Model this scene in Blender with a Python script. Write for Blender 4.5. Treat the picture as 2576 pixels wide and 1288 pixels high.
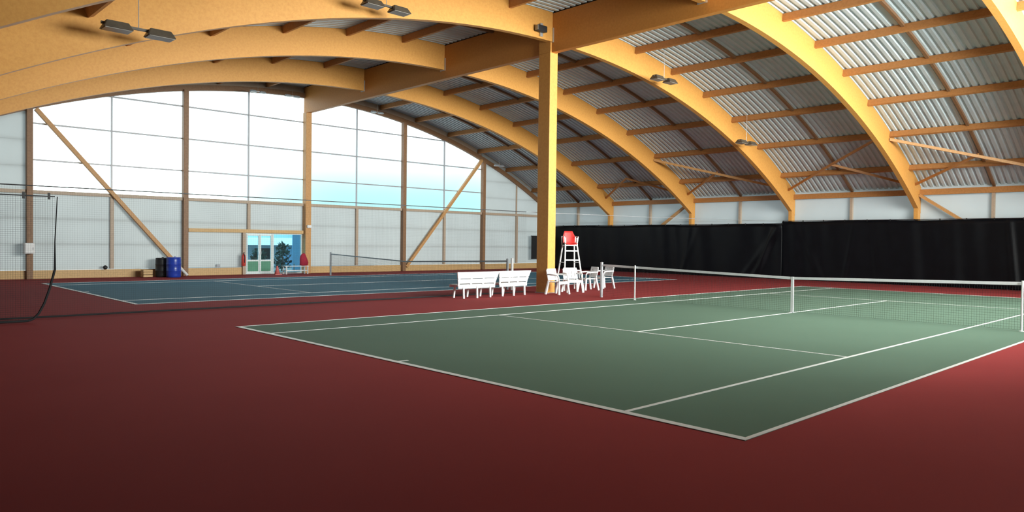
import bpy, math, random
from mathutils import Vector, Matrix
random.seed(7)
sc = bpy.context.scene
for o in list(bpy.data.objects):
    bpy.data.objects.remove(o)
COL = sc.collection

# ------------------------------------------------------------------ camera, light, exposure
# world axes: X across the courts, Y along the courts, Z up; origin = nearest corner of the near court
CAM = Vector((3.2451, -5.7197, 1.706)); YAW, PITCH, ROLL = .7866, -.0182, .0128
F_PX, CX, CY = 1837.94, 1373.08, 644.0
fw = Vector((-math.sin(YAW)*math.cos(PITCH), math.cos(YAW)*math.cos(PITCH), math.sin(PITCH)))
rt = Vector((math.cos(YAW), math.sin(YAW), 0)); up = rt.cross(fw)
rt2 = rt*math.cos(ROLL) + up*math.sin(ROLL); up2 = up*math.cos(ROLL) - rt*math.sin(ROLL)
cd = bpy.data.cameras.new('camera'); cam = bpy.data.objects.new('camera', cd); COL.objects.link(cam)
cd.sensor_fit = 'HORIZONTAL'; cd.sensor_width = 36; cd.lens = 36*F_PX/2576
cd.shift_x = (1288-CX)/2576; cd.shift_y = (CY-644)/2576; cd.clip_start = .05; cd.clip_end = 500
m = Matrix((rt2, up2, -fw)).transposed().to_4x4(); m.translation = CAM; cam.matrix_world = m
sc.camera = cam
sc.view_settings.view_transform = 'Standard'; sc.view_settings.look = 'None'
sc.view_settings.gamma = 1; sc.view_settings.use_curve_mapping = False
sc.view_settings.exposure = 0.06
sc.cycles.max_bounces = 4; sc.cycles.diffuse_bounces = 2; sc.cycles.glossy_bounces = 2; sc.cycles.transmission_bounces = 4; sc.cycles.transparent_max_bounces = 10

W = bpy.data.worlds.new('sky'); sc.world = W; W.use_nodes = True
nt = W.node_tree; nt.nodes.clear()
L_ = nt.links.new
def wn(t, **k):
    n = nt.nodes.new(t)
    for i, v in k.items(): setattr(n, i, v)
    return n
tc = wn('ShaderNodeTexCoord'); sep = wn('ShaderNodeSeparateXYZ'); bg = wn('ShaderNodeBackground'); wo = wn('ShaderNodeOutputWorld')
L_(tc.outputs['Generated'], sep.inputs[0])
ma = wn('ShaderNodeMapRange', interpolation_type='SMOOTHSTEP'); L_(sep.outputs['Y'], ma.inputs['Value'])
ma.inputs['From Min'].default_value = .20; ma.inputs['From Max'].default_value = .50
mz = wn('ShaderNodeMapRange', interpolation_type='SMOOTHSTEP'); L_(sep.outputs['Z'], mz.inputs['Value'])
mz.inputs['From Min'].default_value = .16; mz.inputs['From Max'].default_value = .05
mu = wn('ShaderNodeMath', operation='MULTIPLY'); L_(ma.outputs['Result'], mu.inputs[0]); L_(mz.outputs['Result'], mu.inputs[1])
# white overcast haze with a clearer cyan patch low in the sky
mixc = wn('ShaderNodeMixRGB'); L_(mu.outputs[0], mixc.inputs['Fac'])
mixc.inputs['Color1'].default_value = (.86, .97, 1.0, 1); mixc.inputs['Color2'].default_value = (.26, .48, .50, 1)
L_(mixc.outputs['Color'], bg.inputs['Color']); L_(bg.outputs['Background'], wo.inputs['Surface'])
bg.inputs['Strength'].default_value = 2.6

def area(name, loc, direction, sx, sy, energy, color, portal=False):
    l = bpy.data.lights.new(name, 'AREA'); l.shape = 'RECTANGLE'; l.size = sx; l.size_y = sy
    l.energy = energy; l.color = color
    if portal: l.cycles.is_portal = True
    o = bpy.data.objects.new(name, l); COL.objects.link(o); o.location = loc
    o.rotation_euler = Vector(direction).to_track_quat('-Z', 'Y').to_euler()
    o['kind'] = 'helper'
    return o
# sunlit daylight coming in through the big window of the end wall beside the camera
area('window_daylight', (6.2, 15.2, 6.1), (-1, 0, -.12), 17, 5.2, 7000, (1.0, .98, .93)).data.spread = math.radians(120)
# portals: let the renderer find the sky through the two end windows
area('sky_portal', (-32.4, 11.9, 6.1), (1, 0, 0), 24, 5.6, 1, (1, 1, 1), True)

# ------------------------------------------------------------------ helpers
class MB:
    def __init__(s): s.v = []; s.f = []
    def add(s, vs, fs):
        n = len(s.v); s.v += [tuple(v) for v in vs]; s.f += [tuple(i+n for i in f) for f in fs]; return s
    def box(s, x0, x1, y0, y1, z0, z1):
        return s.add([(x0,y0,z0),(x1,y0,z0),(x1,y1,z0),(x0,y1,z0),(x0,y0,z1),(x1,y0,z1),(x1,y1,z1),(x0,y1,z1)],
            [(0,3,2,1),(4,5,6,7),(0,1,5,4),(1,2,6,5),(2,3,7,6),(3,0,4,7)])
    def bar(s, a, b, w, h, upv=(0,0,1)):
        a = Vector(a); b = Vector(b); d = (b-a).normalized(); u = Vector(upv)
        sd = d.cross(u)
        if sd.length < 1e-4: sd = d.cross(Vector((1,0,0)))
        sd.normalize(); u = sd.cross(d).normalized(); vs = []
        for p in (a, b):
            for i, j in ((-1,-1),(1,-1),(1,1),(-1,1)): vs.append(p + sd*i*w/2 + u*j*h/2)
        return s.add(vs, [(0,1,2,3),(7,6,5,4),(0,4,5,1),(1,5,6,2),(2,6,7,3),(3,7,4,0)])
    def tube(s, pts, r, n=8):
        pts = [Vector(p) for p in pts]; rings = []; k0 = len(s.v)
        prev = None
        for i, p in enumerate(pts):
            d = (pts[min(i+1, len(pts)-1)] - pts[max(i-1, 0)]).normalized()
            a = prev if prev is not None else (Vector((0,0,1)) if abs(d.z) < .9 else Vector((1,0,0)))
            u = (a - d*a.dot(d)).normalized(); w = d.cross(u); prev = u
            rr = r[i] if isinstance(r, (list, tuple)) else r
            for k in range(n):
                t = 2*math.pi*k/n; s.v.append(tuple(p + u*math.cos(t)*rr + w*math.sin(t)*rr))
        for i in range(len(pts)-1):
            for k in range(n):
                a = k0+i*n+k; b = k0+i*n+(k+1) % n; s.f.append((a, b, b+n, a+n))
        s.f.append(tuple(k0+k for k in range(n))[::-1]); s.f.append(tuple(k0+(len(pts)-1)*n+k for k in range(n)))
        return s
    def lathe(s, prof, c=(0,0,0), n=24):
        k0 = len(s.v)
        for r, z in prof:
            for k in range(n):
                t = 2*math.pi*k/n; s.v.append((c[0]+r*math.cos(t), c[1]+r*math.sin(t), c[2]+z))
        for i in range(len(prof)-1):
            for k in range(n):
                a = k0+i*n+k; b = k0+i*n+(k+1) % n; s.f.append((a, b, b+n, a+n))
        s.f.append(tuple(k0+k for k in range(n))[::-1]); s.f.append(tuple(k0+(len(prof)-1)*n+k for k in range(n)))
        return s
    def strip(s, lo, hi, t0, t1, mk):
        """solid between two polylines lo/hi (2d lists), extruded from t0 to t1; mk(p, t) -> 3d"""
        n = len(lo); vs = []
        for p, q in zip(lo, hi): vs += [mk(p, t0), mk(q, t0), mk(p, t1), mk(q, t1)]
        fs = []
        for i in range(n-1):
            a = 4*i; b = a+4
            fs += [(a, a+1, b+1, b), (a+2, b+2, b+3, a+3), (a, b, b+2, a+2), (a+1, a+3, b+3, b+1)]
        fs += [(0, 2, 3, 1), (4*n-4, 4*n-3, 4*n-1, 4*n-2)]
        return s.add(vs, fs)
    def mesh(s, name):
        me = bpy.data.meshes.new(name); me.from_pydata(s.v, [], s.f); me.update(); return me
    def build(s, name, mat, parent=None, smooth=False, bevel=0):
        me = s.mesh(name)
        if smooth:
            for p in me.polygons: p.use_smooth = True
        return obj(name, me, mat, parent, bevel)

def obj(name, me, mat, parent=None, bevel=0):
    if mat is not None and len(me.materials) == 0: me.materials.append(mat)
    o = bpy.data.objects.new(name, me); COL.objects.link(o)
    if parent is not None: o.parent = parent
    if bevel:
        b = o.modifiers.new('bevel', 'BEVEL'); b.width = bevel; b.segments = 2; b.limit_method = 'ANGLE'; b.angle_limit = .7
    return o
def tag(o, label=None, cat=None, group=None, kind=None):
    if label: o['label'] = label
    if cat: o['category'] = cat
    if group: o['group'] = group
    if kind: o['kind'] = kind
    return o
def empty(name, loc=(0,0,0), rz=0):
    o = bpy.data.objects.new(name, None); COL.objects.link(o); o.location = loc; o.rotation_euler = (0,0,rz)
    o.empty_display_size = .2
    return o
def copy_tree(o, parent=None):
    c = o.copy(); COL.objects.link(c)
    if parent is not None: c.parent = parent
    for ch in list(o.children): copy_tree(ch, c)
    return c

def mat(name, col, rough=.6, var=.08, scale=6, metal=0, spec=.5, stretch=None, bump=0, col2=None, translucent=0, detail=4):
    M = bpy.data.materials.new(name); M.use_nodes = True; t = M.node_tree; t.nodes.clear()
    out = t.nodes.new('ShaderNodeOutputMaterial'); b = t.nodes.new('ShaderNodeBsdfPrincipled')
    b.inputs['Roughness'].default_value = rough; b.inputs['Metallic'].default_value = metal
    b.inputs['Specular IOR Level'].default_value = spec
    tc = t.nodes.new('ShaderNodeTexCoord'); mp = t.nodes.new('ShaderNodeMapping'); n = t.nodes.new('ShaderNodeTexNoise')
    if stretch: mp.inputs['Scale'].default_value = stretch
    n.inputs['Scale'].default_value = scale; n.inputs['Detail'].default_value = detail
    r = t.nodes.new('ShaderNodeValToRGB'); c2 = col2 or tuple(min(1, c*(1+var)) for c in col); c1 = tuple(c*(1-var) for c in col) if not col2 else col
    r.color_ramp.elements[0].position = .3; r.color_ramp.elements[0].color = (*c1, 1)
    r.color_ramp.elements[1].position = .7; r.color_ramp.elements[1].color = (*c2, 1)
    L = t.links.new
    L(tc.outputs['Object'], mp.inputs['Vector']); L(mp.outputs['Vector'], n.inputs['Vector']); L(n.outputs['Fac'], r.inputs['Fac'])
    L(r.outputs['Color'], b.inputs['Base Color'])
    if bump:
        bu = t.nodes.new('ShaderNodeBump'); bu.inputs['Strength'].default_value = bump; bu.inputs['Distance'].default_value = .01
        L(n.outputs['Fac'], bu.inputs['Height']); L(bu.outputs['Normal'], b.inputs['Normal'])
    if translucent:
        tr = t.nodes.new('ShaderNodeBsdfTranslucent'); mx = t.nodes.new('ShaderNodeMixShader'); mx.inputs['Fac'].default_value = translucent
        L(r.outputs['Color'], tr.inputs['Color']); L(b.outputs['BSDF'], mx.inputs[1]); L(tr.outputs['BSDF'], mx.inputs[2]); L(mx.outputs['Shader'], out.inputs['Surface'])
    else: L(b.outputs['BSDF'], out.inputs['Surface'])
    return M
def glass(name, tint, gloss=.06):
    M = bpy.data.materials.new(name); M.use_nodes = True; t = M.node_tree; t.nodes.clear()
    out = t.nodes.new('ShaderNodeOutputMaterial'); tr = t.nodes.new('ShaderNodeBsdfTransparent'); g = t.nodes.new('ShaderNodeBsdfGlossy')
    mx = t.nodes.new('ShaderNodeMixShader'); mx.inputs['Fac'].default_value = gloss; g.inputs['Roughness'].default_value = .08
    n = t.nodes.new('ShaderNodeTexNoise'); n.inputs['Scale'].default_value = .7; r = t.nodes.new('ShaderNodeValToRGB')
    r.color_ramp.elements[0].color = (*[c*.95 for c in tint], 1); r.color_ramp.elements[1].color = (*tint, 1)
    t.links.new(n.outputs['Fac'], r.inputs['Fac']); t.links.new(r.outputs['Color'], tr.inputs['Color'])
    t.links.new(tr.outputs['BSDF'], mx.inputs[1]); t.links.new(g.outputs['BSDF'], mx.inputs[2]); t.links.new(mx.outputs['Shader'], out.inputs['Surface'])
    return M
def wood(name, col, dark):
    """glued laminated timber: fine grain plus thin lamella joints along the arch"""
    M = bpy.data.materials.new(name); M.use_nodes = True; t = M.node_tree; t.nodes.clear(); L = t.links.new
    out = t.nodes.new('ShaderNodeOutputMaterial'); b = t.nodes.new('ShaderNodeBsdfPrincipled'); b.inputs['Roughness'].default_value = .5
    b.inputs['Specular IOR Level'].default_value = .35
    tc = t.nodes.new('ShaderNodeTexCoord'); n = t.nodes.new('ShaderNodeTexNoise'); n.inputs['Scale'].default_value = 14; n.inputs['Detail'].default_value = 6
    n.inputs['Roughness'].default_value = .7
    r = t.nodes.new('ShaderNodeValToRGB'); r.color_ramp.elements[0].position = .28; r.color_ramp.elements[0].color = (*dark, 1)
    r.color_ramp.elements[1].position = .6; r.color_ramp.elements[1].color = (*col, 1)
    L(tc.outputs['Object'], n.inputs['Vector']); L(n.outputs['Fac'], r.inputs['Fac']); L(r.outputs['Color'], b.inputs['Base Color'])
    L(b.outputs['BSDF'], out.inputs['Surface'])
    return M

M = {}
M['glulam'] = wood('glulam_timber', (.76, .37, .092), (.67, .30, .068))
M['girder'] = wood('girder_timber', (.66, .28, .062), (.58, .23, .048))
M['timber'] = wood('planed_timber', (.62, .33, .13), (.50, .25, .09))
M['purlin'] = wood('purlin_timber', (.55, .25, .085), (.44, .19, .06))
M['brown'] = wood('brown_stained_timber', (.30, .16, .08), (.22, .11, .055))
M['stud'] = wood('weathered_stud', (.52, .40, .30), (.44, .33, .25))
M['base'] = wood('baseboard_timber', (.68, .44, .20), (.58, .36, .15))
M['deck'] = mat('white_steel_deck', (.66, .75, .79), .42, .04, 3)
M['membrane'] = mat('roof_membrane', (.25, .25, .26), .8)
M['red'] = mat('red_acrylic_floor', (.270, .042, .043), .75, .10, .35, spec=.03, col2=(.295, .048, .048), bump=.02)
M['green'] = mat('green_acrylic_court', (.108, .168, .124), .7, .1, .35, spec=.06, col2=(.118, .182, .136))
M['green_sky_tint'] = mat('sky_tinted_green_acrylic_court', (.060, .155, .215), .7, .1, .35, spec=.06, col2=(.066, .166, .23))  # far court: same green, with the blue sky reflection put into its base colour
M['line'] = mat('white_line_paint', (.78, .78, .76), .5, .04, 3)
M['panel'] = mat('white_wall_panel', (.74, .77, .77), .5, .03, .6, translucent=.44)
M['panel_in'] = mat('white_side_wall_panel', (.78, .82, .84), .5, .03, .6, translucent=.3)
M['panel_solid'] = mat('opaque_white_panel', (.70, .71, .69), .5, .03, .6)
M['glass'] = glass('window_glass', (.97, 1.0, 1.0), .05)
M['doorglass'] = glass('blue_door_glass', (.60, .84, .92), .08)
M['alu'] = mat('grey_window_bar', (.42, .42, .45), .4, .05, 5)
M['doorframe'] = mat('white_door_frame', (.72, .80, .80), .4, .04, 5)
M['doorgreen'] = mat('green_door_panel', (.06, .27, .16), .5, .1, 3)
M['curtain'] = mat('black_vinyl_curtain', (.0035, .004, .006), .45, .2, 2, spec=.16)
M['plastic'] = mat('white_plastic', (.86, .85, .85), .4, .02, 4)
M['whitemetal'] = mat('white_painted_metal', (.80, .80, .80), .35, .03, 5)
M['greymetal'] = mat('grey_painted_metal', (.34, .37, .40), .4, .06, 6)
M['galv'] = mat('galvanised_steel', (.55, .57, .60), .4, .08, 8, metal=.6)
M['net'] = mat('black_net_cord', (.012, .013, .015), .8, .2, 9)
M['tape'] = mat('white_net_tape', (.80, .80, .82), .7, .04, 9)
M['redplastic'] = mat('red_plastic', (.80, .045, .04), .35, .06, 5)
M['redpaint'] = mat('red_enamel', (.62, .07, .055), .35, .08, 6)
M['darkred'] = mat('dark_red_cloth', (.42, .02, .05), .8, .15, 9)
M['pink'] = mat('faded_red_plastic', (.62, .16, .15), .5, .1, 6)
M['blue'] = mat('blue_drum_plastic', (.018, .055, .42), .3, .12, 4)
M['black'] = mat('black_plastic', (.02, .02, .022), .45, .2, 6)
M['lamp'] = mat('bronze_lamp_housing', (.09, .07, .05), .4, .2, 7)
M['lampglass'] = mat('dull_lamp_cover', (.33, .30, .26), .25, .1, 6)
M['ground'] = mat('pale_paving', (.34, .34, .33), .9, .1, .4)
M['outwall'] = mat('blue_grey_render', (.42, .56, .66), .8, .06, 1)
M['leaf'] = mat('dark_leaf', (.03, .10, .08), .7, .3, 3)
M['outblue'] = mat('pale_blue_board', (.30, .62, .95), .6, .04, 2)

# ------------------------------------------------------------------ hall dimensions
YG = 11.885                       # girder / net line
RA = 32.0; ZC = 8.45 - RA         # arch soffit circle
XL, XR = -31.8, 4.5               # end walls
YB, YF = 29.4, -6.6               # side walls
XA = [-26.12, -20.16, -14.2, -8.24, -2.28]
BAY = 5.83
def arc(y, r): return ZC + math.sqrt(r*r - (y-YG)**2)
def ycross(z, r):                 # half width at which the circle of radius r falls to z
    v = r*r - (z-ZC)**2; return math.sqrt(v) if v > 0 else 0
def pt_arc(th, r): return (YG + r*math.sin(th), ZC + r*math.cos(th))
def lerp(a, b, t): return a + (b-a)*t

# ------------------------------------------------------------------ floor and courts
fl = MB().box(XL-.1, XR+.1, YF-.1, YB+.1, -.2, 0).build('floor', M['red']); tag(fl, kind='structure')
def court(x1, name, m):
    x0 = x1 - 10.97
    MB().box(x0, x1, 0, 23.77, 0, .004).build('court_surface', m, fl)
    z0, z1, w = .004, .008, .05
    def ln(a, b, c, d): MB().box(a, b, c, d, z0, z1).build('court_line', M['line'], fl)
    ln(x0, x1, 0, .09); ln(x0, x1, 23.68, 23.77)
    for x in (x0, x0+1.37-w/2+.025, x1-1.37-.05, x1-.05): ln(x, x+w, .09, 23.68)
    for y in (5.485, 18.235): ln(x0+1.37+.05, x1-1.37-.05, y, y+w)
    xc = (x0+x1)/2
    ln(xc-w/2, xc+w/2, 5.535, 18.235)
    ln(xc-w/2, xc+w/2, .09, .24); ln(xc-w/2, xc+w/2, 23.53, 23.68)
court(0, 'near', M['green'])
court(-17.28, 'far', M['green_sky_tint'])

# ------------------------------------------------------------------ end walls with windows
POSTS = [YG + BAY*k for k in (-2, -1, 0, 1, 2)]
def end_wall(side, X, s, wname, dname=None, pm='panel'):
    """X: inner face of the panels; s=+1 when the hall lies on the +X side"""
    wall = empty('wall_'+side, (0, 0, 0)); tag(wall, kind='structure')
    win = empty(wname, (0, 0, 0)); tag(win, kind='structure')
    bx = lambda d0, d1: (min(X+s*d0, X+s*d1), max(X+s*d0, X+s*d1))
    mk = lambda p, t: (t, p[0], p[1])
    def plate(y0, y1, z0, z1, r, d0, d1, name, m, parent):
        if r:
            h = ycross(z0, r); y0 = max(y0, YG-h); y1 = min(y1, YG+h)
            if y1-y0 < .06: return
        n = 8; ys = [lerp(y0, y1, i/n) for i in range(n+1)]
        if r is None or min(arc(y0, r), arc(y1, r)) >= z1: ys = [y0, y1]
        top = [min(z1, arc(y, r)) if r else z1 for y in ys]
        a, b = bx(d0, d1)
        MB().strip([(y, z0) for y in ys], [(y, max(z0+.004, t)) for y, t in zip(ys, top)], a, b, mk).build(name, m, parent, bevel=.008 if name == 'panel' else 0)
    g = 0
    halves = [YG + BAY*.5*k for k in range(-6, 7)]; halves[-1] = YB; halves = [YF] + halves[1:] if halves[0] > YF else halves
    if halves[0] > YF: halves = [YF] + halves
    rows = [.36, 1.39, 2.42, 3.45]
    for y0, y1 in zip(halves[:-1], halves[1:]):
        mid = (y0+y1)/2; glazed = POSTS[0] < mid < POSTS[-1]
        door = dname and 8.8 < mid < 11.8
        for z0, z1 in zip(rows[:-1], rows[1:]):
            if door and z1 < 2.1 and z0 < 1.9: continue
            a0 = 2.12 if (dname and 6.05 < mid < 11.9 and z0 < 2.12 < z1 and door) else z0
            if door and z0 < 2.12 < z1: plate(y0+g, y1-g, 2.12, z1-g, None, -.08, 0, 'panel', M[pm], wall); continue
            if door: 
                if z1 <= 2.12: continue
            plate(y0+g, y1-g, z0+g, z1-g, 32.9, -.08, 0, 'panel', M[pm], wall)
        if glazed:
            zs = [3.45, 4.75, 6.2, 7.65, 9.2]
            for z0, z1 in zip(zs[:-1], zs[1:]): plate(y0+.02, y1-.02, z0+.02, z1-.02, 32.45, -.04, -.02, 'pane', M['glass'], win)
        else:
            zs = [3.45, 4.48, 5.51, 6.54, 7.57]
            for z0, z1 in zip(zs[:-1], zs[1:]): plate(y0+g, y1-g, z0+g, z1-g, 32.9, -.08, 0, 'panel', M[pm], wall)
    # verge: closing strip and edge beam under the roof
    th0, th1 = math.asin((YF-YG)/32.9), math.asin((YB-YG)/32.9)
    ths = [lerp(th0, th1, i/48) for i in range(49)]
    a, b = bx(-.12, -.06)
    MB().strip([pt_arc(t, 32.44) for t in ths], [pt_arc(t, 33.2) for t in ths], a, b, mk).build('verge_board', M['stud'], wall)
    a, b = bx(-.05, .14)
    MB().strip([pt_arc(t, 32.42) for t in ths], [pt_arc(t, 32.66) for t in ths], a, b, mk).build('verge_beam', M['brown'], wall)
    # timber frame
    for k, y in enumerate(POSTS + [YB-.16]):
        w = .105 if y != YG else .15; d = .28 if y != YG else .36
        a, b = bx(.01, d); zt = 8.12 if y == YG else arc(y, 32.45)
        MB().box(a, b, y-w, y+w, 0, zt).build('post', M['timber'] if y == YG else M['stud'] if k == 5 else M['brown'], wall, bevel=.012)
    for k in range(-5, 6, 2):
        y = YG + BAY*.5*k
        if y < YF+.3: continue
        a, b = bx(.0, .12); lo = 2.12 if (dname and abs(y-(YG-BAY/2)) < .1) else 0.36
        MB().box(a, b, y-.07, y+.07, lo, 3.42).build('stud', M['stud'], wall)
        a, b = bx(-.03, .05)
        if POSTS[0] < y < POSTS[-1]: MB().box(a, b, y-.03, y+.03, 3.5, arc(y, 32.44)-.02).build('mullion', M['alu'], win)
        else: MB().box(a, b, y-.05, y+.05, 3.5, arc(y, 32.44)-.02).build('stud', M['stud'], wall)
    for z in (4.75, 6.2, 7.65):
        h = min(ycross(z, 32.44), 2*BAY)
        a, b = bx(-.03, .03); MB().box(a, b, YG-h, YG+h, z-.03, z+.03).build('transom', M['alu'], win)
    ys = [YF] + POSTS + [YB]
    for y0, y1 in zip(ys[:-1], ys[1:]):
        a, b = bx(-.02, .16)
        MB().box(a, b, y0+.1, y1-.1, 3.40, 3.54).build('rail', M['stud'], wall)
        a, b = bx(-.02, .07)
        if dname and y0 < 9 < y1: y1 = 8.78
        MB().box(a, b, y0+.1, y1-.1, 0, .34).build('base_plank', M['base'], wall)
    # diagonal braces
    a = X + s*.22
    for p, q in (((POSTS[0]+.2, 6.75), (POSTS[1]-.15, .25)), ((POSTS[4]-.2, 6.75), (POSTS[3]+.15, .25))):
        MB().bar((a, p[0], p[1]), (a, q[0], q[1]), .16, .18, (1, 0, 0)).build('diagonal_brace', M['timber'], wall, bevel=.01)
    if dname:
        a, b = bx(-.03, .18)
        MB().box(a, b, 6.2, 11.72, 2.0, 2.16).build('lintel', M['base'], wall)
        MB().box(a, b, 8.66, 8.80, 0, 2.0).build('door_post', M['stud'], wall)
        d = empty(dname); tag(d, kind='structure')
        a, b = bx(-.05, .03); fr = M['doorframe']
        fm = MB()
        for y in (8.80, 11.66): fm.box(a, b, y, y+.07, 0, 2.0)
        fm.box(a, b, 8.87, 11.66, 1.94, 2.0); fm.box(a, b, 8.87, 11.66, 0, .07); fm.box(a, b, 10.16, 10.24, .07, 1.94)
        fm.build('door_frame', fr, d)
        for y0, y1 in ((8.89, 9.53), (9.55, 10.15)):
            lf = MB()
            a, b = bx(-.04, .02)
            lf.box(a, b, y0, y0+.06, .08, 1.93).box(a, b, y1-.06, y1, .08, 1.93).box(a, b, y0+.06, y1-.06, 1.87, 1.93)
            lf.box(a, b, y0+.06, y1-.06, .62, .70).box(a, b, y0+.06, y1-.06, .08, .14)
            l = lf.build('door_leaf', fr, d)
            a, b = bx(-.02, 0); MB().box(a, b, y0+.06, y1-.06, .70, 1.87).build('pane', M['doorglass'], l)
            MB().box(a, b, y0+.06, y1-.06, .14, .62).build('kick_panel', M['doorgreen'], l)
            a, b = bx(.02, .06); MB().box(a, b, y1-.05 if y0 < 9 else y0+.02, y1-.02 if y0 < 9 else y0+.05, .95, 1.1).build('handle', M['galv'], l)
        a, b = bx(-.02, 0); MB().box(a, b, 10.24, 11.66, .07, 1.94).build('pane', M['doorglass'], d)
    return wall, win
wall_left, window_1 = end_wall('left', XL, 1, 'window_1', 'door_1')
wall_right, window_2 = end_wall('right', XR, -1, 'window_2', pm='panel_solid')

# ------------------------------------------------------------------ side walls
def side_wall(side, Y, s, pm):
    wall = empty('wall_'+side); tag(wall, kind='structure')
    xs = [XL] + [x for x in XA] + [XR]
    by = lambda d0, d1: (min(Y+s*d0, Y+s*d1), max(Y+s*d0, Y+s*d1))
    top = 4.5 if s < 0 else 3.9
    for x0, x1 in zip(xs[:-1], xs[1:]):
        xm = (x0+x1)/2
        for a, b in ((x0, xm), (xm, x1)):
            for z0, z1 in ((0, 1.0), (1.0, 2.0), (2.0, 3.0), (3.0, top)):
                c, d = by(-.08, 0); MB().box(a, b, c, d, z0, z1).build('panel', M[pm], wall, bevel=.008)
        c, d = by(.0, .14); MB().box(xm-.06, xm+.06, c, d, 0, 4.05 if s < 0 else 3.4).build('stud', M['stud'], wall)
        c, d = by(.02, .2)
        if s < 0: MB().box(x0+.1, x1-.1, c, d, 4.05, 4.3).build('eaves_beam', M['purlin'], wall)
    for x in XA:
        c, d = by(.02, .34); MB().box(x-.094, x+.094, c, d, 0, 3.62 if s < 0 else 2.7).build('post', M['glulam'], wall, bevel=.012)
    if s < 0:
        for xa, sg in ((XA[3], 1), (XA[1], -1)):
            MB().bar((xa+sg*.12, Y-.25, 4.05), (xa+sg*2.9, Y-.25, 2.2), .12, .17, (0, 1, 0)).build('diagonal_brace', M['timber'], wall)
    return wall
wall_back = side_wall('back', YB, -1, 'panel_in')
wall_front = side_wall('front', YF, 1, 'panel_solid')

# ------------------------------------------------------------------ roof: deck, purlins, battens
ceil = empty('ceiling'); tag(ceil, kind='structure')
DROWS = [2.05 + 2.33*k for k in range(7)]          # purlin offsets from the girder, metres along Y
R_TOP = 32.97
def th_of(d): return math.asin(d/R_TOP)
mkx = lambda p, t: (t, p[0], p[1])
xs = [XL-.06] + XA + [XR+.06]
pitch = .25
def deck_mesh(width, t0, t1):
    """trapezoidal sheet: ribs run down the slope; x from 0 to width"""
    n = max(1, round(width/pitch)); p = width/n; prof = []
    for i in range(n): prof += [(i*p, 0), (i*p+p*.46, 0), (i*p+p*.58, .055), (i*p+p*.88, .055)]
    prof.append((width, 0)); mb = MB(); S = 3
    for i in range(S+1):
        t = lerp(t0, t1, i/S)
        for x, h in prof:
            y, z = pt_arc(t, R_TOP+.01+h); mb.v.append((x, y, z))
    k = len(prof)
    for i in range(S):
        for j in range(k-1): mb.f.append((i*k+j, (i+1)*k+j, (i+1)*k+j+1, i*k+j+1))
    me = mb.mesh('deck_panel'); me.materials.append(M['deck']); return me
ths = [th_of(d) for d in DROWS]
edges_r = [th_of(.1)] + ths + [th_of(YB-YG+.1)]
edges_l = [-th_of(.1)] + [-t for t in ths] + [-th_of(YG-YF+.1)]
cache = {}
for x0, x1 in zip(xs[:-1], xs[1:]):
    w = (x1-x0)/2
    for ed in (edges_r, edges_l):
        for t0, t1 in zip(ed[:-1], ed[1:]):
            for i in (0, 1):
                key = (round(w, 3), t0, t1)
                if key not in cache: cache[key] = deck_mesh(w, t0, t1)
                o = obj('deck_panel', cache[key], None, ceil); o.location.x = x0 + i*w
        sg = 1 if ed is edges_r else -1
        for t in ths:                              # purlins
            t *= sg
            if abs(YG + R_TOP*math.sin(t) - YG) > 17.6: continue
            y, z = pt_arc(t, R_TOP-.12); n = (math.sin(t), math.cos(t))
            MB().bar((x0+.09, y, z), (x1-.09, y, z), .11, .24, (0, n[0], n[1])).build('purlin', M['purlin'], ceil)
        for t0, t1 in zip(ed[:-1], ed[1:]):        # battens half way between the arches
            tt = [lerp(t0, t1, i/3) for i in range(4)]; xm = (x0+x1)/2
            MB().strip([pt_arc(t, R_TOP-.09) for t in tt], [pt_arc(t, R_TOP+.008) for t in tt], xm-.05, xm+.05, mkx).build('batten', M['brown'], ceil)
tt = [lerp(edges_l[-1], edges_r[-1], i/48) for i in range(49)]
MB().strip([pt_arc(t, R_TOP+.09) for t in tt], [pt_arc(t, R_TOP+.2) for t in tt], XL-.3, XR+.3, mkx).build('roof_membrane', M['membrane'], ceil)
# eaves bracing in the roof plane and light struts between the arches
def roof_pt(x, d, drop=.2):
    t = th_of(abs(d)); t = t if d > 0 else -t; y, z = pt_arc(t, R_TOP-drop); return (x, y, z)
for i in range(5):
    a = XA[i]; b = a + 5.96; mid = (a+b)/2
    br = lambda p, q: MB().bar(p, q, .07, .10).build('diagonal_brace', M['purlin'], ceil)
    br(roof_pt(a+.1, 16.9, .32), roof_pt(mid, 15.25, .28))
    if i in (0, 2): br(roof_pt(mid, 15.25, .28), roof_pt(b-.1, 16.9, .32))
    if i == 2: br(roof_pt(mid, 15.25, .28), roof_pt(b-.1, 13.5, .28))
for i in (1, 3):
    a = XA[i]
    MB().bar(roof_pt(a+.12, 13.7, .35), (a+5.8, 28.3, 4.6), .09, .11).build('strut', M['timber'], ceil)

# ------------------------------------------------------------------ girder, column and half arches
def half_arch(x, sgn, label):
    d0, d1 = .115, (YB-YG-.02) if sgn > 0 else (YG-YF-.02)
    N = 36; lo = []; hi = []
    for i in range(N+1):
        d = lerp(d0, d1, i/N)
        lo.append((YG+sgn*d, arc(YG+sgn*d, RA) if sgn > 0 else 8.45-33.0+math.sqrt(33.0**2-d*d))); hi.append((YG+sgn*d, arc(YG+sgn*d, R_TOP)))
    o = MB().strip(lo, hi, x-.1, x+.1, mkx).build('timber_arch', M['glulam'])
    tag(o, label, 'arch', 'glued timber half arches', 'structure')
NEAR = ['beside the far end window', 'second from the far end window', 'meeting the girder at the middle column',
        'next one nearer than the column', 'closest to the viewer']
for x, t in zip(XA, NEAR):
    half_arch(x, 1, 'curved honey timber half arch falling to the black curtain, '+t)
    half_arch(x, -1, 'curved honey timber half arch on the blue drum side, '+t)
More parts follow.
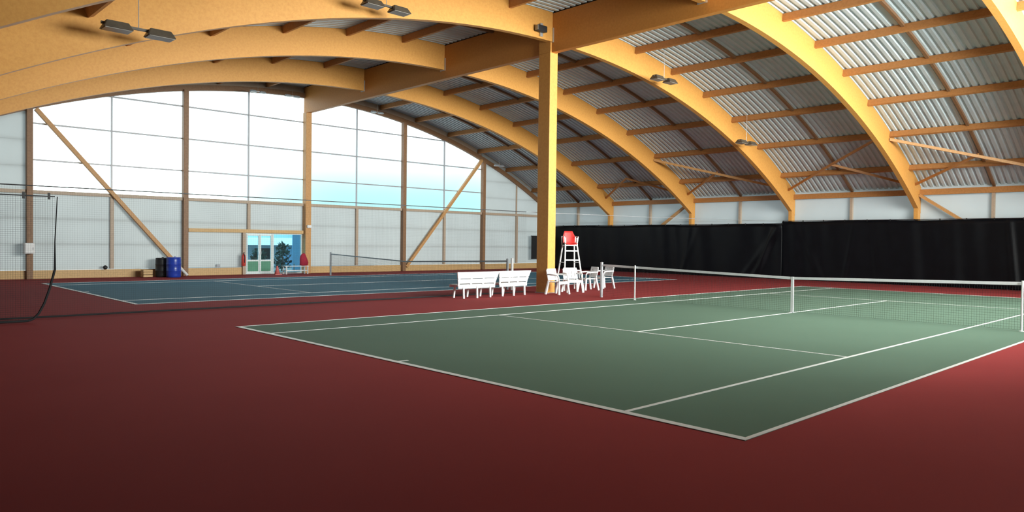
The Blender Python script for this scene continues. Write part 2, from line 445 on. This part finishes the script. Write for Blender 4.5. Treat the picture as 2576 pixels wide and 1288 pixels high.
g = empty('timber_girder', (0, 0, 0)); tag(g, 'deep straight brown timber girder running along the roof ridge', 'girder', kind='structure')
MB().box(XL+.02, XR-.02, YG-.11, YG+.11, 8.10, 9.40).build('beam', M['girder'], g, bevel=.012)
for x in XA:
    for s in (-1, 1):
        a, b = sorted((YG+s*.112, YG+s*.135))
        MB().box(x-.16, x+.16, a, b, 8.42, 8.9).build('hanger_plate', M['galv'], g)
c = empty('timber_column', (-14.4, YG, 0)); tag(c, 'square timber column between the two courts holding the girder', 'column', kind='structure')
MB().box(-.27, .27, -.18, .18, .02, 8.10).build('shaft', M['glulam'], c, bevel=.012)
for s in (-1, 1): MB().box(-.27, .27, min(s*.115, s*.18), max(s*.115, s*.18), 8.10, 9.3).build('cheek', M['glulam'], c)
MB().box(-.30, .30, -.21, .21, 0, .02).build('base_plate', M['galv'], c)

# ------------------------------------------------------------------ black curtains along the back wall
def curtain(x0, x1, y, ztop, label, tension=()):
    N = int((x1-x0)/.06); K = 14; lo = []; v = []; f = []
    for i in range(N+1):
        x = lerp(x0, x1, i/N)
        for k in range(K+1):
            h = k/K; z = lerp(.02, ztop + .015*math.sin(x*1.05), h)
            dy = .03*math.sin(x*2.3+.8*math.sin(x*.7)) + .018*math.sin(x*6.1+2*math.sin(x*.9)+h*1.5) + .02*(1-h)*math.sin(x*4.1+1)
            for xc, slope, amp, wd in tension:
                u = x - (xc - (1-h)*slope); dy -= amp*math.exp(-(u/wd)**2)*(1-h*.6)
            v.append((x, y+dy, z))
    for i in range(N):
        for k in range(K):
            a = i*(K+1)+k; f.append((a, a+K+1, a+K+2, a+1))
    root = empty('backdrop_curtain', ((x0+x1)/2, y, 0)); tag(root, label, 'curtain', 'black backdrop curtains')
    mb = MB(); mb.v = [(a-(x0+x1)/2, b-y, cz) for a, b, cz in v]; mb.f = f
    o = mb.build('cloth', M['curtain'], root, smooth=True)
    sd = o.modifiers.new('solid', 'SOLIDIFY'); sd.thickness = .006
    w = (x1-x0)/2
    MB().tube([(-w, 0, ztop+.02), (w, 0, ztop+.02)], .018).build('hanging_cable', M['black'], root)
    n = int((x1-x0)/1.0)
    for i in range(n+1):
        x = lerp(-w+.05, w-.05, i/n); MB().box(x-.02, x+.02, -.025, .025, ztop-.03, ztop+.05).build('hook', M['black'], root)
    return root
curtain(-30.9, -14.48, YB-.55, 2.80, 'black vinyl curtain behind the umpire chair and white chairs',
        [(-14.6, 1.5, .16, .13), (-14.6, 2.1, .10, .10), (-14.9, .9, .09, .09), (-20.0, .5, .05, .12), (-19.4, 1.2, .04, .15)])
curtain(-14.56, XR-.2, YB-.42, 2.93, 'black vinyl curtain behind the far baseline of the green court',
        [(-14.0, -1.6, .06, .14), (-10.9, .5, .04, .1), (-10.2, -.4, .04, .12), (-4.6, -.3, .12, .12)])
mb = MB(); n = 240
for i in range(n+1):
    x = lerp(XL+.3, XR-.2, i/n); dy = .03*math.sin(x*2.3)+.02*math.sin(x*6.3)
    mb.v += [(x, YF+.42+dy, .02), (x, YF+.42+dy, 2.6)]
mb.f = [(2*i, 2*i+2, 2*i+3, 2*i+1) for i in range(n)]
mb.build('backdrop_curtain', M['curtain'], wall_front, smooth=True)
bn = empty('black_banner', (-31.35, 28.3, .62)); tag(bn, 'narrow black banner hung on the end wall behind the column', 'banner')
MB().box(-.02, .02, -.85, .75, 0, 1.5).build('sheet', M['black'], bn); MB().tube([(0, -.9, 1.52), (0, .8, 1.52)], .025).build('rod', M['black'], bn)
MB().box(-.2, 0, -.05, .05, 1.50, 1.54).build('bracket', M['black'], bn)

# ------------------------------------------------------------------ tennis nets
def tennis_net(xa, xb, y, label, postmat, tapemat, strapmat, cell=.05, cord=.0025, post_h=1.09, sag=.914, strap=True, tape_w=.055):
    root = empty('tennis_net', ((xa+xb)/2, y, 0)); tag(root, label, 'net', 'tennis nets'); h = (xb-xa)/2
    def top(x): return sag + (1.05-sag)*abs(x)/h
    for s in (-1, 1):
        p = MB().tube([(s*h, 0, 0), (s*h, 0, post_h)], .045, 12).build('post', postmat, root, smooth=False)
        MB().lathe([(.05, post_h), (.05, post_h+.015), (.02, post_h+.03)], (s*h, 0, 0), 12).build('cap', postmat, p)
    mb = MB(); n = int(2*h/cell)
    for i in range(n+1):
        x = -h + 2*h*i/n; mb.box(x-cord/2, x+cord/2, -cord/2, cord/2, .03, top(x)-.02)
    rows = int(.95/cell)
    for k in range(rows):
        for a, b in ((-h, 0), (0, h)):
            fr = k/rows; za = lerp(.03, top(a)-.03, fr); zb = lerp(.03, top(b)-.03, fr)
            mb.bar((a, 0, za), (b, 0, zb), cord, cord)
    mb.build('net_mesh', M['net'], root)
    mb = MB()
    for a, b in ((-h+.05, 0), (0, h-.05)): mb.bar((a, 0, top(a)-tape_w/2), (b, 0, top(b)-tape_w/2), .02, tape_w)
    mb.build('headband', tapemat, root)
    if strap:
        st = MB().box(-.035, .035, -.016, .016, 0, sag+.004).build('centre_strap', strapmat, root)
        MB().box(-.05, .05, -.03, .03, 0, .02).build('anchor', M['galv'], st)
    return root
tennis_net(-11.884, .914, YG, 'tennis net with white headband across the green court', M['galv'], M['tape'], M['tape'], tape_w=.065)
tennis_net(-29.15, -16.35, YG, 'tennis net across the sky-tinted far court by the end wall', M['greymetal'], M['greymetal'], M['greymetal'], sag=.86, strap=False, tape_w=.05)
def stick(x, label, r=.022, h=1.05):
    root = empty('singles_stick', (x, YG-.05, 0)); tag(root, label, 'stick', 'singles sticks')
    MB().tube([(0, 0, 0), (0, 0, h)], r, 10).build('rod', M['whitemetal'], root); MB().lathe([(.05, 0), (.05, .012), (.02, .02)], n=12).build('foot', M['whitemetal'], root)
stick(-10.514, 'thin white singles stick propping the net near the white chairs')
stick(-.456, 'thin white singles stick propping the net on the bright far sideline')
stick(-16.05, 'white pole rising behind the white benches', .05, 1.14)

# ------------------------------------------------------------------ divider net between the courts
def divider(y0, y1, zt, x, label, cell, cord, hem, curve=False):
    root = empty('divider_net', (x, (y0+y1)/2, 0)); tag(root, label, 'net', 'hanging divider nets'); h = (y1-y0)/2
    mb = MB(); n = int((y1-y0)/cell)
    def bot(y): return .02 + (.0 if not curve else 1.0*max(0, (y-(h-.45))/.45)**2.2)
    for i in range(n+1):
        y = -h + 2*h*i/n; mb.box(-cord/2, cord/2, y-cord/2, y+cord/2, bot(y), zt)
    for k in range(int(zt/cell)):
        z = .03 + k*cell; ye = h if not curve or z > 1 else h-.45+.45*(max(0, z-.02)/1.0)**(1/2.2)
        mb.box(-cord/2, cord/2, -h, ye, z-cord/2, z+cord/2)
    mb.build('net_mesh', M['net'], root)
    pts = [(0, lerp(-h, h, i/40), bot(lerp(-h, h, i/40))+hem) for i in range(41)]
    hr = [hem]*len(pts)
    if curve: pts += [(0, h, 1.6), (0, h+.04, zt)]; hr += [hem*.5, hem*.4]
    MB().tube(pts, hr, 6).build('hem', M['net'], root)
    MB().tube([(0, -h, zt), (0, h, zt)], .012, 6).build('top_cable', M['black'], root)
    if curve:
        for k in range(9):
            y = -h + .1 + k*(2*h-.2)/8; MB().box(-.015, .015, y-.02, y+.02, zt-.06, zt+.07).build('hook', M['black'], root)
    else:
        MB().tube([(0, h, zt), (0, 17.7-(y0+y1)/2, zt+.05), (0, YB-.6-(y0+y1)/2, zt+.2)], .008, 6).build('guy_cable', M['galv'], root)
    return root
divider(-5.9, 11.3, 2.74, -14.78, 'long fine black net hanging between the two courts behind the benches', .045, .0010, .018)
divider(-5.9, -2.35, 2.50, -14.05, 'gathered black net edge hanging at the picture edge before the white box', .04, .0022, .022, True)

# ------------------------------------------------------------------ white plastic furniture
def rounded_slab(w, d, t, r=.05, z=0, bow=0):
    pts = []
    for cx, cy, a0 in ((w/2-r, d/2-r, 0), (-w/2+r, d/2-r, 90), (-w/2+r, -d/2+r, 180), (w/2-r, -d/2+r, 270)):
        for k in range(5):
            a = math.radians(a0+k*22.5); pts.append((cx+r*math.cos(a), cy+r*math.sin(a)))
    n = len(pts); mb = MB(); mb.v = [(x, y, z) for x, y in pts] + [(x, y, z+t) for x, y in pts]
    mb.f = [tuple(range(n))[::-1], tuple(range(n, 2*n))] + [(i, (i+1) % n, (i+1) % n+n, i+n) for i in range(n)]
    return mb
def plastic_chair(name, loc, rz, label, w=.56, bench=False, cat='chair', group=None, legs=2):
    """front of the seat looks along +x of the chair; y is its width"""
    t = empty(name, loc, rz); tag(t, label, cat, group); P = M['plastic']
    rounded_slab(.46, w-.06, .03, .05, .40).build('seat', P, t, bevel=.008)
    MB().box(.19, .235, -w/2+.04, w/2-.04, .345, .41).build('seat_apron', P, t, bevel=.01)
    back = MB()
    n = max(5, int(round(w/.105)))
    for i in range(n):
        y = lerp(-w/2+.06, w/2-.06, i/(n-1)); bow = -.03*(1-(2*y/w)**2) if not bench else 0
        back.bar((-.21+bow, y, .47), (-.29+bow, y, .80), .096, .016, (1, 0, 0))
    b = back.build('backrest', P, t)
    MB().bar((-.30, -w/2+.03, .80), (-.30, w/2-.03, .80), .03, .09).build('top_rail', P, b, bevel=.012)
    MB().bar((-.225, -w/2+.03, .49), (-.225, w/2-.03, .49), .03, .06).build('lower_rail', P, b, bevel=.01)
    for s in (-1, 1):
        MB().tube([(-.28, s*(w/2-.02), .66), (-.05, s*(w/2), .655), (.16, s*(w/2), .64), (.21, s*(w/2-.01), .58), (.215, s*(w/2-.03), .42)], [.024, .028, .028, .024, .022], 8).build('armrest', P, t, smooth=True)
    ys = [lerp(-w/2+.04, w/2-.04, k/(legs-1)) for k in range(legs)]
    for y in ys:
        sp = .05 if y > .01 else -.05 if y < -.01 else 0
        MB().bar((.20, y, .41), (.245, y+sp, 0), .075, .06, (1, 0, 0)).build('leg', P, t, bevel=.01)
        MB().bar((-.21, y, .45), (-.30, y+sp, 0), .075, .06, (1, 0, 0)).build('leg', P, t, bevel=.01)
    return t
def plastic_bench(loc, rz, label, w, pairs, inset):
    """the back looks along -x of the bench, flares outwards at the top"""
    t = empty('garden_bench', loc, rz); tag(t, label, 'bench', 'white garden benches'); P = M['plastic']
    bk = empty('backrest'); bk.parent = t
    n = int(w/.7)
    for z0, z1 in ((.45, .585), (.60, .80)):
        f0, f1 = lerp(.0, .09, (z0-.45)/.35), lerp(.0, .09, (z1-.45)/.35); x0, x1 = lerp(-.20, -.29, (z0-.45)/.35), lerp(-.20, -.29, (z1-.45)/.35)
        a, b2 = w/2-.09+f0, w/2-.09+f1
        MB().add([(x0, -a, z0), (x0, a, z0), (x1, b2, z1), (x1, -b2, z1), (x0+.03, -a, z0), (x0+.03, a, z0), (x1+.03, b2, z1), (x1+.03, -b2, z1)],
            [(0, 3, 2, 1), (4, 5, 6, 7), (0, 1, 5, 4), (1, 2, 6, 5), (2, 3, 7, 6), (3, 0, 4, 7)]).build('back_slat', P, bk, bevel=.008)
    for k in range(n+2):
        y = lerp(-w/2+.12, w/2-.12, k/(n+1)); MB().bar((-.175, y, .38), (-.26, y, .79), .06, .02, (1, 0, 0)).build('back_rib', P, bk)
    for k in range(5): MB().box(-.17+k*.085, -.10+k*.085, -w/2+.1, w/2-.1, .395, .42).build('seat_slat', P, t, bevel=.006)
    MB().box(-.20, -.17, -w/2+.1, w/2-.1, .30, .40).build('rear_apron', P, t, bevel=.008); MB().box(.23, .26, -w/2+.1, w/2-.1, .33, .42).build('front_apron', P, t, bevel=.008)
    for k in range(pairs):
        y = lerp(-w/2+inset, w/2-inset, k/(pairs-1))
        MB().bar((.235, y, .40), (.27, y+.02, 0), .06, .05, (1, 0, 0)).build('leg', P, t, bevel=.01)
        MB().bar((-.185, y, .40), (-.24, y+.03, 0), .06, .05, (1, 0, 0)).build('leg', P, t, bevel=.01)
plastic_bench((-14.12, 8.48, 0), math.pi-.02, 'wide white plastic garden bench farther from the timber column', 1.62, 3, .3)
plastic_bench((-14.2, 10.04, 0), math.pi+.03, 'white plastic garden bench right beside the timber column', 1.42, 3, .22)
plastic_chair('garden_chair', (-13.58, 11.66, 0), .15, 'white plastic garden chair touching the foot of the timber column', group='white garden chairs')
plastic_chair('garden_chair', (-13.98, 12.80, 0), -.45, 'white plastic garden chair in front of the umpire chair', group='white garden chairs')
plastic_chair('garden_chair', (-14.55, 14.2, 0), -1.9, 'white plastic garden chair just left of the net post', group='white garden chairs')
plastic_chair('garden_chair', (-14.9, 15.5, 0), -1.75, 'white plastic garden chair half hidden behind the net post', group='white garden chairs')

# ------------------------------------------------------------------ umpire chair
u = empty('umpire_chair', (-14.98, 13.70, 0), -.55); tag(u, 'tall white ladder umpire chair with a red seat', 'umpire chair')
for s in (-1, 1):
    MB().tube([(.62, s*.36, 0), (.16, s*.22, 1.62), (.14, s*.22, 1.9)], .03, 8).build('front_leg', M['whitemetal'], u)
    MB().tube([(-.62, s*.36, 0), (-.22, s*.22, 1.62)], .03, 8).build('rear_leg', M['whitemetal'], u)
    MB().tube([(.34, s*.28, 1.0), (-.38, s*.28, 1.0)], .016, 8).build('side_brace', M['whitemetal'], u)
    MB().tube([(-.2, s*.25, 1.62), (-.22, s*.26, 1.95), (.16, s*.26, 1.93), (.15, s*.22, 1.62)], .02, 8).build('armrest', M['whitemetal'], u)
for z in (.35, .72, 1.09, 1.42):
    k = z/1.62; x = lerp(.62, .16, k); w = lerp(.36, .22, k); MB().bar((x, -w, z), (x, w, z), .05, .045).build('rung', M['whitemetal'], u)
k = .35/1.62; MB().tube([(lerp(-.62, -.22, k), -lerp(.36, .22, k), .35), (lerp(-.62, -.22, k), lerp(.36, .22, k), .35)], .016).build('rear_rail', M['whitemetal'], u)
MB().box(-.24, .18, -.24, .24, 1.60, 1.64).build('platform', M['whitemetal'], u)
# moulded red shell seat
mb = MB(); NU, NV = 10, 14
for i in range(NV+1):
    h = i/NV
    if h < .45: q = h/.45; px, pz = lerp(.2, -.14, q), 1.66 + .02*math.sin(q*3)
    else:
        q = (h-.45)/.55; px, pz = -.14 - .12*q, 1.66 + .46*q + .02
    wd = .23*(1-.35*max(0, h-.75)/.25)
    for j in range(NU+1):
        y = lerp(-wd, wd, j/NU); e = (abs(y)/.23)**3; mb.v.append((px + (.06*e if h > .45 else 0), y, pz + (.05*e if h <= .45 else 0)))
for i in range(NV):
    for j in range(NU): a = i*(NU+1)+j; mb.f.append((a, a+1, a+NU+2, a+NU+1))
so = mb.build('seat', M['redplastic'], u, smooth=True); sd = so.modifiers.new('solid', 'SOLIDIFY'); sd.thickness = .02

# ------------------------------------------------------------------ things by the end wall
def drum(name, loc, r, h, m, label, cat):
    t = empty(name, loc); tag(t, label, cat)
    prof = [(r*.9, 0), (r*.97, .03), (r, .1), (r, h*.3), (r*1.03, h*.32), (r*1.03, h*.35), (r, h*.37), (r, h*.64), (r*1.03, h*.66), (r*1.03, h*.69), (r, h*.71), (r, h-.1), (r*.96, h-.04), (r*.92, h-.02)]
    MB().lathe(prof, n=28).build('body', m, t, smooth=True)
    l = MB().lathe([(r*.95, h-.03), (r*.97, h-.02), (r*.97, h), (r*.9, h+.012)], n=28).build('rim', m, t)
    MB().lathe([(.045, h+.01), (.045, h+.04), (.02, h+.045)], (r*.5, 0, 0), 12).build('bung', m, l)
drum('plastic_drum', (-30.55, 5.22, 0), .29, .86, M['blue'], 'blue plastic drum standing at the foot of the diagonal brace', 'drum')
drum('waste_bin', (-31.12, 4.92, 0), .25, .82, M['black'], 'black bin half hidden behind the blue drum', 'bin')
cbx = empty('wooden_crate', (-31.1, 4.35, 0)); tag(cbx, 'low tan wooden crate beside the black bin', 'crate')
for k in range(3): MB().box(-.2, .2, -.22, .14, .02+k*.11, .11+k*.11).build('plank', M['base'], cbx)
pp = MB().tube([(-30.75, 5.86, .06), (-30.98, 5.55, .48)], .06, 10).build('white_tube', M['plastic']); tag(pp, 'short white tube leaning between the blue drum and the post', 'tube')
# electric box on the left post
eb = empty('electric_box', (-31.2, POSTS[0]-.05, 1.02)); tag(eb, 'white box fixed to the post beside the hanging net', 'box')
MB().box(-.29, .12, -.2, .14, 0, .42).build('housing', M['plastic'], eb, bevel=.02); MB().box(.12, .135, -.16, .1, .04, .38).build('cover', M['plastic'], eb); MB().box(.135, .15, .06, .08, .15, .25).build('latch', M['greymetal'], eb)
# fire extinguisher
fe = empty('fire_extinguisher', (-31.45, 8.62, .42)); tag(fe, 'red fire extinguisher hung beside the glass door', 'extinguisher')
MB().lathe([(.08, 0), (.1, .02), (.1, .42), (.085, .5), (.04, .55), (.03, .6)], n=18).build('cylinder_body', M['redpaint'], fe, smooth=True)
MB().tube([(.02, 0, .58), (.09, 0, .55), (.13, 0, .4), (.12, 0, .15)], .014, 8).build('hose', M['black'], fe); MB().box(-.02, .1, -.015, .015, .6, .64).build('handle', M['black'], fe)
MB().box(-.17, -.08, -.03, .03, .2, .5).build('bracket', M['galv'], fe)
# low white bench with a red jacket, cone
wb = empty('low_white_bench', (-31.0, 11.0, 0)); tag(wb, 'low white slatted bench in front of the glass door', 'bench')
for k in range(3): MB().box(-.2+k*.14, -.09+k*.14, -.62, .62, .38, .41).build('slat', M['plastic'], wb)
for sx in (-.15, .17):
    for sy in (-.55, .55): MB().box(sx-.025, sx+.025, sy-.025, sy+.025, 0, .38).build('leg', M['plastic'], wb)
MB().box(-.17, .19, -.55, .55, .16, .2).build('stretcher', M['plastic'], wb)
jk = MB(); J = [(.05, .0), (.2, .02), (.22, .15), (.2, .32), (.15, .48), (.09, .58), (.03, .62)]
jk.lathe(J, n=14); jk.v = [(x*.7+.02*math.sin(9*z+3*y), y*1.0+.02*math.sin(11*z), z) for x, y, z in jk.v]
jo = jk.build('red_jacket', M['darkred'], smooth=True); jo.location = (-31.0, 11.42, .41); tag(jo, 'dark red jacket slumped on the low white bench', 'jacket')
tcn = empty('traffic_cone', (-30.75, 9.95, 0)); tag(tcn, 'small faded red cone standing before the glass door', 'cone')
MB().box(-.17, .17, -.17, .17, 0, .03).build('base', M['pink'], tcn); MB().lathe([(.13, .03), (.035, .42), (.03, .43)], n=18).build('cone_body', M['pink'], tcn, smooth=True)
MB().lathe([(.098, .15), (.077, .24)], n=18).build('band', M['plastic'], tcn)
# small things on the base planks
for y, lab, r in ((2.85, 'small dark ball resting against the end wall planks', .09),):
    b = empty('dark_ball', (-31.55, y, .34)); tag(b, lab, 'ball')
    MB().lathe([(.01, 0)]+[(r*math.sin(math.pi*k/10), r-r*math.cos(math.pi*k/10)) for k in range(1, 10)]+[(.01, 2*r)], n=16).build('shell', M['black'], b, smooth=True)
sk = empty('wall_socket', (-31.74, 7.55, .36)); tag(sk, 'small grey socket box above the planks left of the door', 'socket')
MB().box(-.05, .02, -.09, .09, 0, .14).build('housing', M['greymetal'], sk, bevel=.01); MB().box(.02, .03, -.05, .05, .03, .11).build('face', M['alu'], sk)
em = empty('emergency_light', (-31.42, YG+.02, 2.30)); tag(em, 'small white emergency light on the post right of the door', 'light')
MB().box(-.02, .08, -.12, .12, 0, .14).build('housing', M['plastic'], em, bevel=.015); MB().box(.08, .1, -.1, .1, .02, .12).build('diffuser', M['plastic'], em)

# ------------------------------------------------------------------ lamps
def twin_lamp(loc, label, m1, m2, scale=1.0, rz=0, group='hanging twin lamps'):
    t = empty('twin_lamp', loc, rz); t.scale = (scale,)*3; tag(t, label, 'lamp', group)
    MB().bar((0, -.68, .1), (0, .68, .1), .05, .05).build('crossbar', m1, t)
    for s in (-1, 1):
        h = MB()
        a = [( -.19, -.27), (.19, -.27), (.19, .27), (-.19, .27)]; b = [(-.09, -.2), (.09, -.2), (.09, .2), (-.09, .2)]
        h.add([(x, y+s*.40, 0) for x, y in a] + [(x, y+s*.40, .16) for x, y in b], [(0, 1, 2, 3)[::-1], (4, 5, 6, 7), (0, 1, 5, 4), (1, 2, 6, 5), (2, 3, 7, 6), (3, 0, 4, 7)])
        hh = h.build('housing', m1, t, bevel=.015)
        MB().box(-.16, .16, s*.40-.24, s*.40+.24, -.012, 0).build('cover', m2, hh)
    ztop = (arc(loc[1], 32.98)-loc[2])/scale
    MB().tube([(0, 0, .1), (0, 0, ztop)], .008, 6).build('wire', M['galv'], t)
for x, y, z, lab in ((-13.3, -1.05, 5.86, 'hanging dark twin lamp nearest the top corner above the drum'),
                     (-13.3, 4.80, 7.72, 'hanging dark twin lamp at the top edge over the long arch'),
                     (-13.3, 16.98, 7.86, 'hanging dark twin lamp on the curtain side just past the column'),
                     (-13.3, 23.1, 6.12, 'hanging dark twin lamp lowest above the black curtain')):
    twin_lamp((x, y, z), lab, M['lamp'], M['lampglass'])
for y, z, lab in ((8.9, 8.55, 'small pale twin lamp under the roof left of the end girder'),
                  (10.6, 8.6, 'small pale twin lamp touching the girder at the end window'),
                  (15.3, 8.45, 'small pale twin lamp under the roof right of the end girder'),
                  (23.9, 6.35, 'small pale twin lamp at the low corner of the end window')):
    twin_lamp((-30.6, y, z), lab, M['galv'], M['whitemetal'], .55, group='pale twin lamps at the end window')
sp = empty('spotlight', (-14.09, 11.2, 8.55)); tag(sp, 'small dark spotlight fixed to the arch beside the column top', 'spotlight')
MB().box(0, .05, -.06, .06, -.05, .38).build('bracket', M['galv'], sp)
MB().box(.05, .22, -.30, .10, .06, .26).build('housing', M['black'], sp, bevel=.02); MB().box(.07, .20, -.32, -.30, .08, .24).build('lens', M['lampglass'], sp)

# ------------------------------------------------------------------ outside, seen through the door and windows
gr = MB().box(-75, XL-.3, -30, 55, -.25, -.02).build('ground', M['ground']); tag(gr, kind='structure')
ow = empty('outbuilding', (-42, 14, 0)); tag(ow, 'low blue-grey building outside seen through the glass door', 'building')
MB().box(-2, 2, -7, 7, -.02, 1.35).build('wall', M['outwall'], ow)
MB().add([(-2.4, -7.4, 1.35), (2.4, -7.4, 1.35), (2.4, 7.4, 1.35), (-2.4, 7.4, 1.35), (0, -7.4, 1.8), (0, 7.4, 1.8)], [(0, 3, 2, 1), (0, 1, 4), (2, 3, 5), (1, 2, 5, 4), (3, 0, 4, 5)]).build('roof', M['plastic'], ow)
for y in (-3.0, -.7): MB().box(1.98, 2.03, y-.5, y+.5, .5, 1.15).build('window', M['black'], ow)
MB().box(1.98, 2.04, .6, 1.5, 0, 1.3).build('door', M['outblue'], ow)
def shrub(loc, r, h, label):
    t = empty('shrub', loc); tag(t, label, 'shrub', 'shrubs outside the glass door'); mb = MB(); rnd = random.Random(int(loc[1]*10))
    for _ in range(240):
        a = rnd.uniform(0, 6.283); zz = rnd.random(); rr = r*math.sqrt(rnd.random())*(1-.6*abs(zz-.4)); p = Vector((rr*math.cos(a), rr*math.sin(a), .1+zz*h))
        d = Vector((rnd.uniform(-1, 1), rnd.uniform(-1, 1), rnd.uniform(-.2, 1))).normalized(); s = d.cross(Vector((rnd.random(), rnd.random(), .3))).normalized()*.06
        mb.add([p, p+d*.12+s, p+d*.26, p+d*.12-s], [(0, 1, 2, 3)])
    mb.build('foliage', M['leaf'], t); MB().tube([(0, 0, -.02), (.02, .03, h*.6)], [.04, .02], 6).build('stem', M['brown'], t)
shrub((-35.2, 12.25, -.02), .42, 1.35, 'dark shrub outside behind the wide door pane')
shrub((-36.6, 11.55, -.02), .4, .9, 'smaller dark shrub outside behind the second door leaf')
bb = empty('pale_blue_board', (-34.6, 12.85, -.02)); tag(bb, 'upright pale blue board outside behind the wide door pane', 'board')
MB().box(-.03, .03, -.28, .28, .05, 2.1).build('sheet', M['outblue'], bb)
for y in (-.2, .2): MB().box(-.08, .08, y-.03, y+.03, 0, .4).build('foot', M['greymetal'], bb)
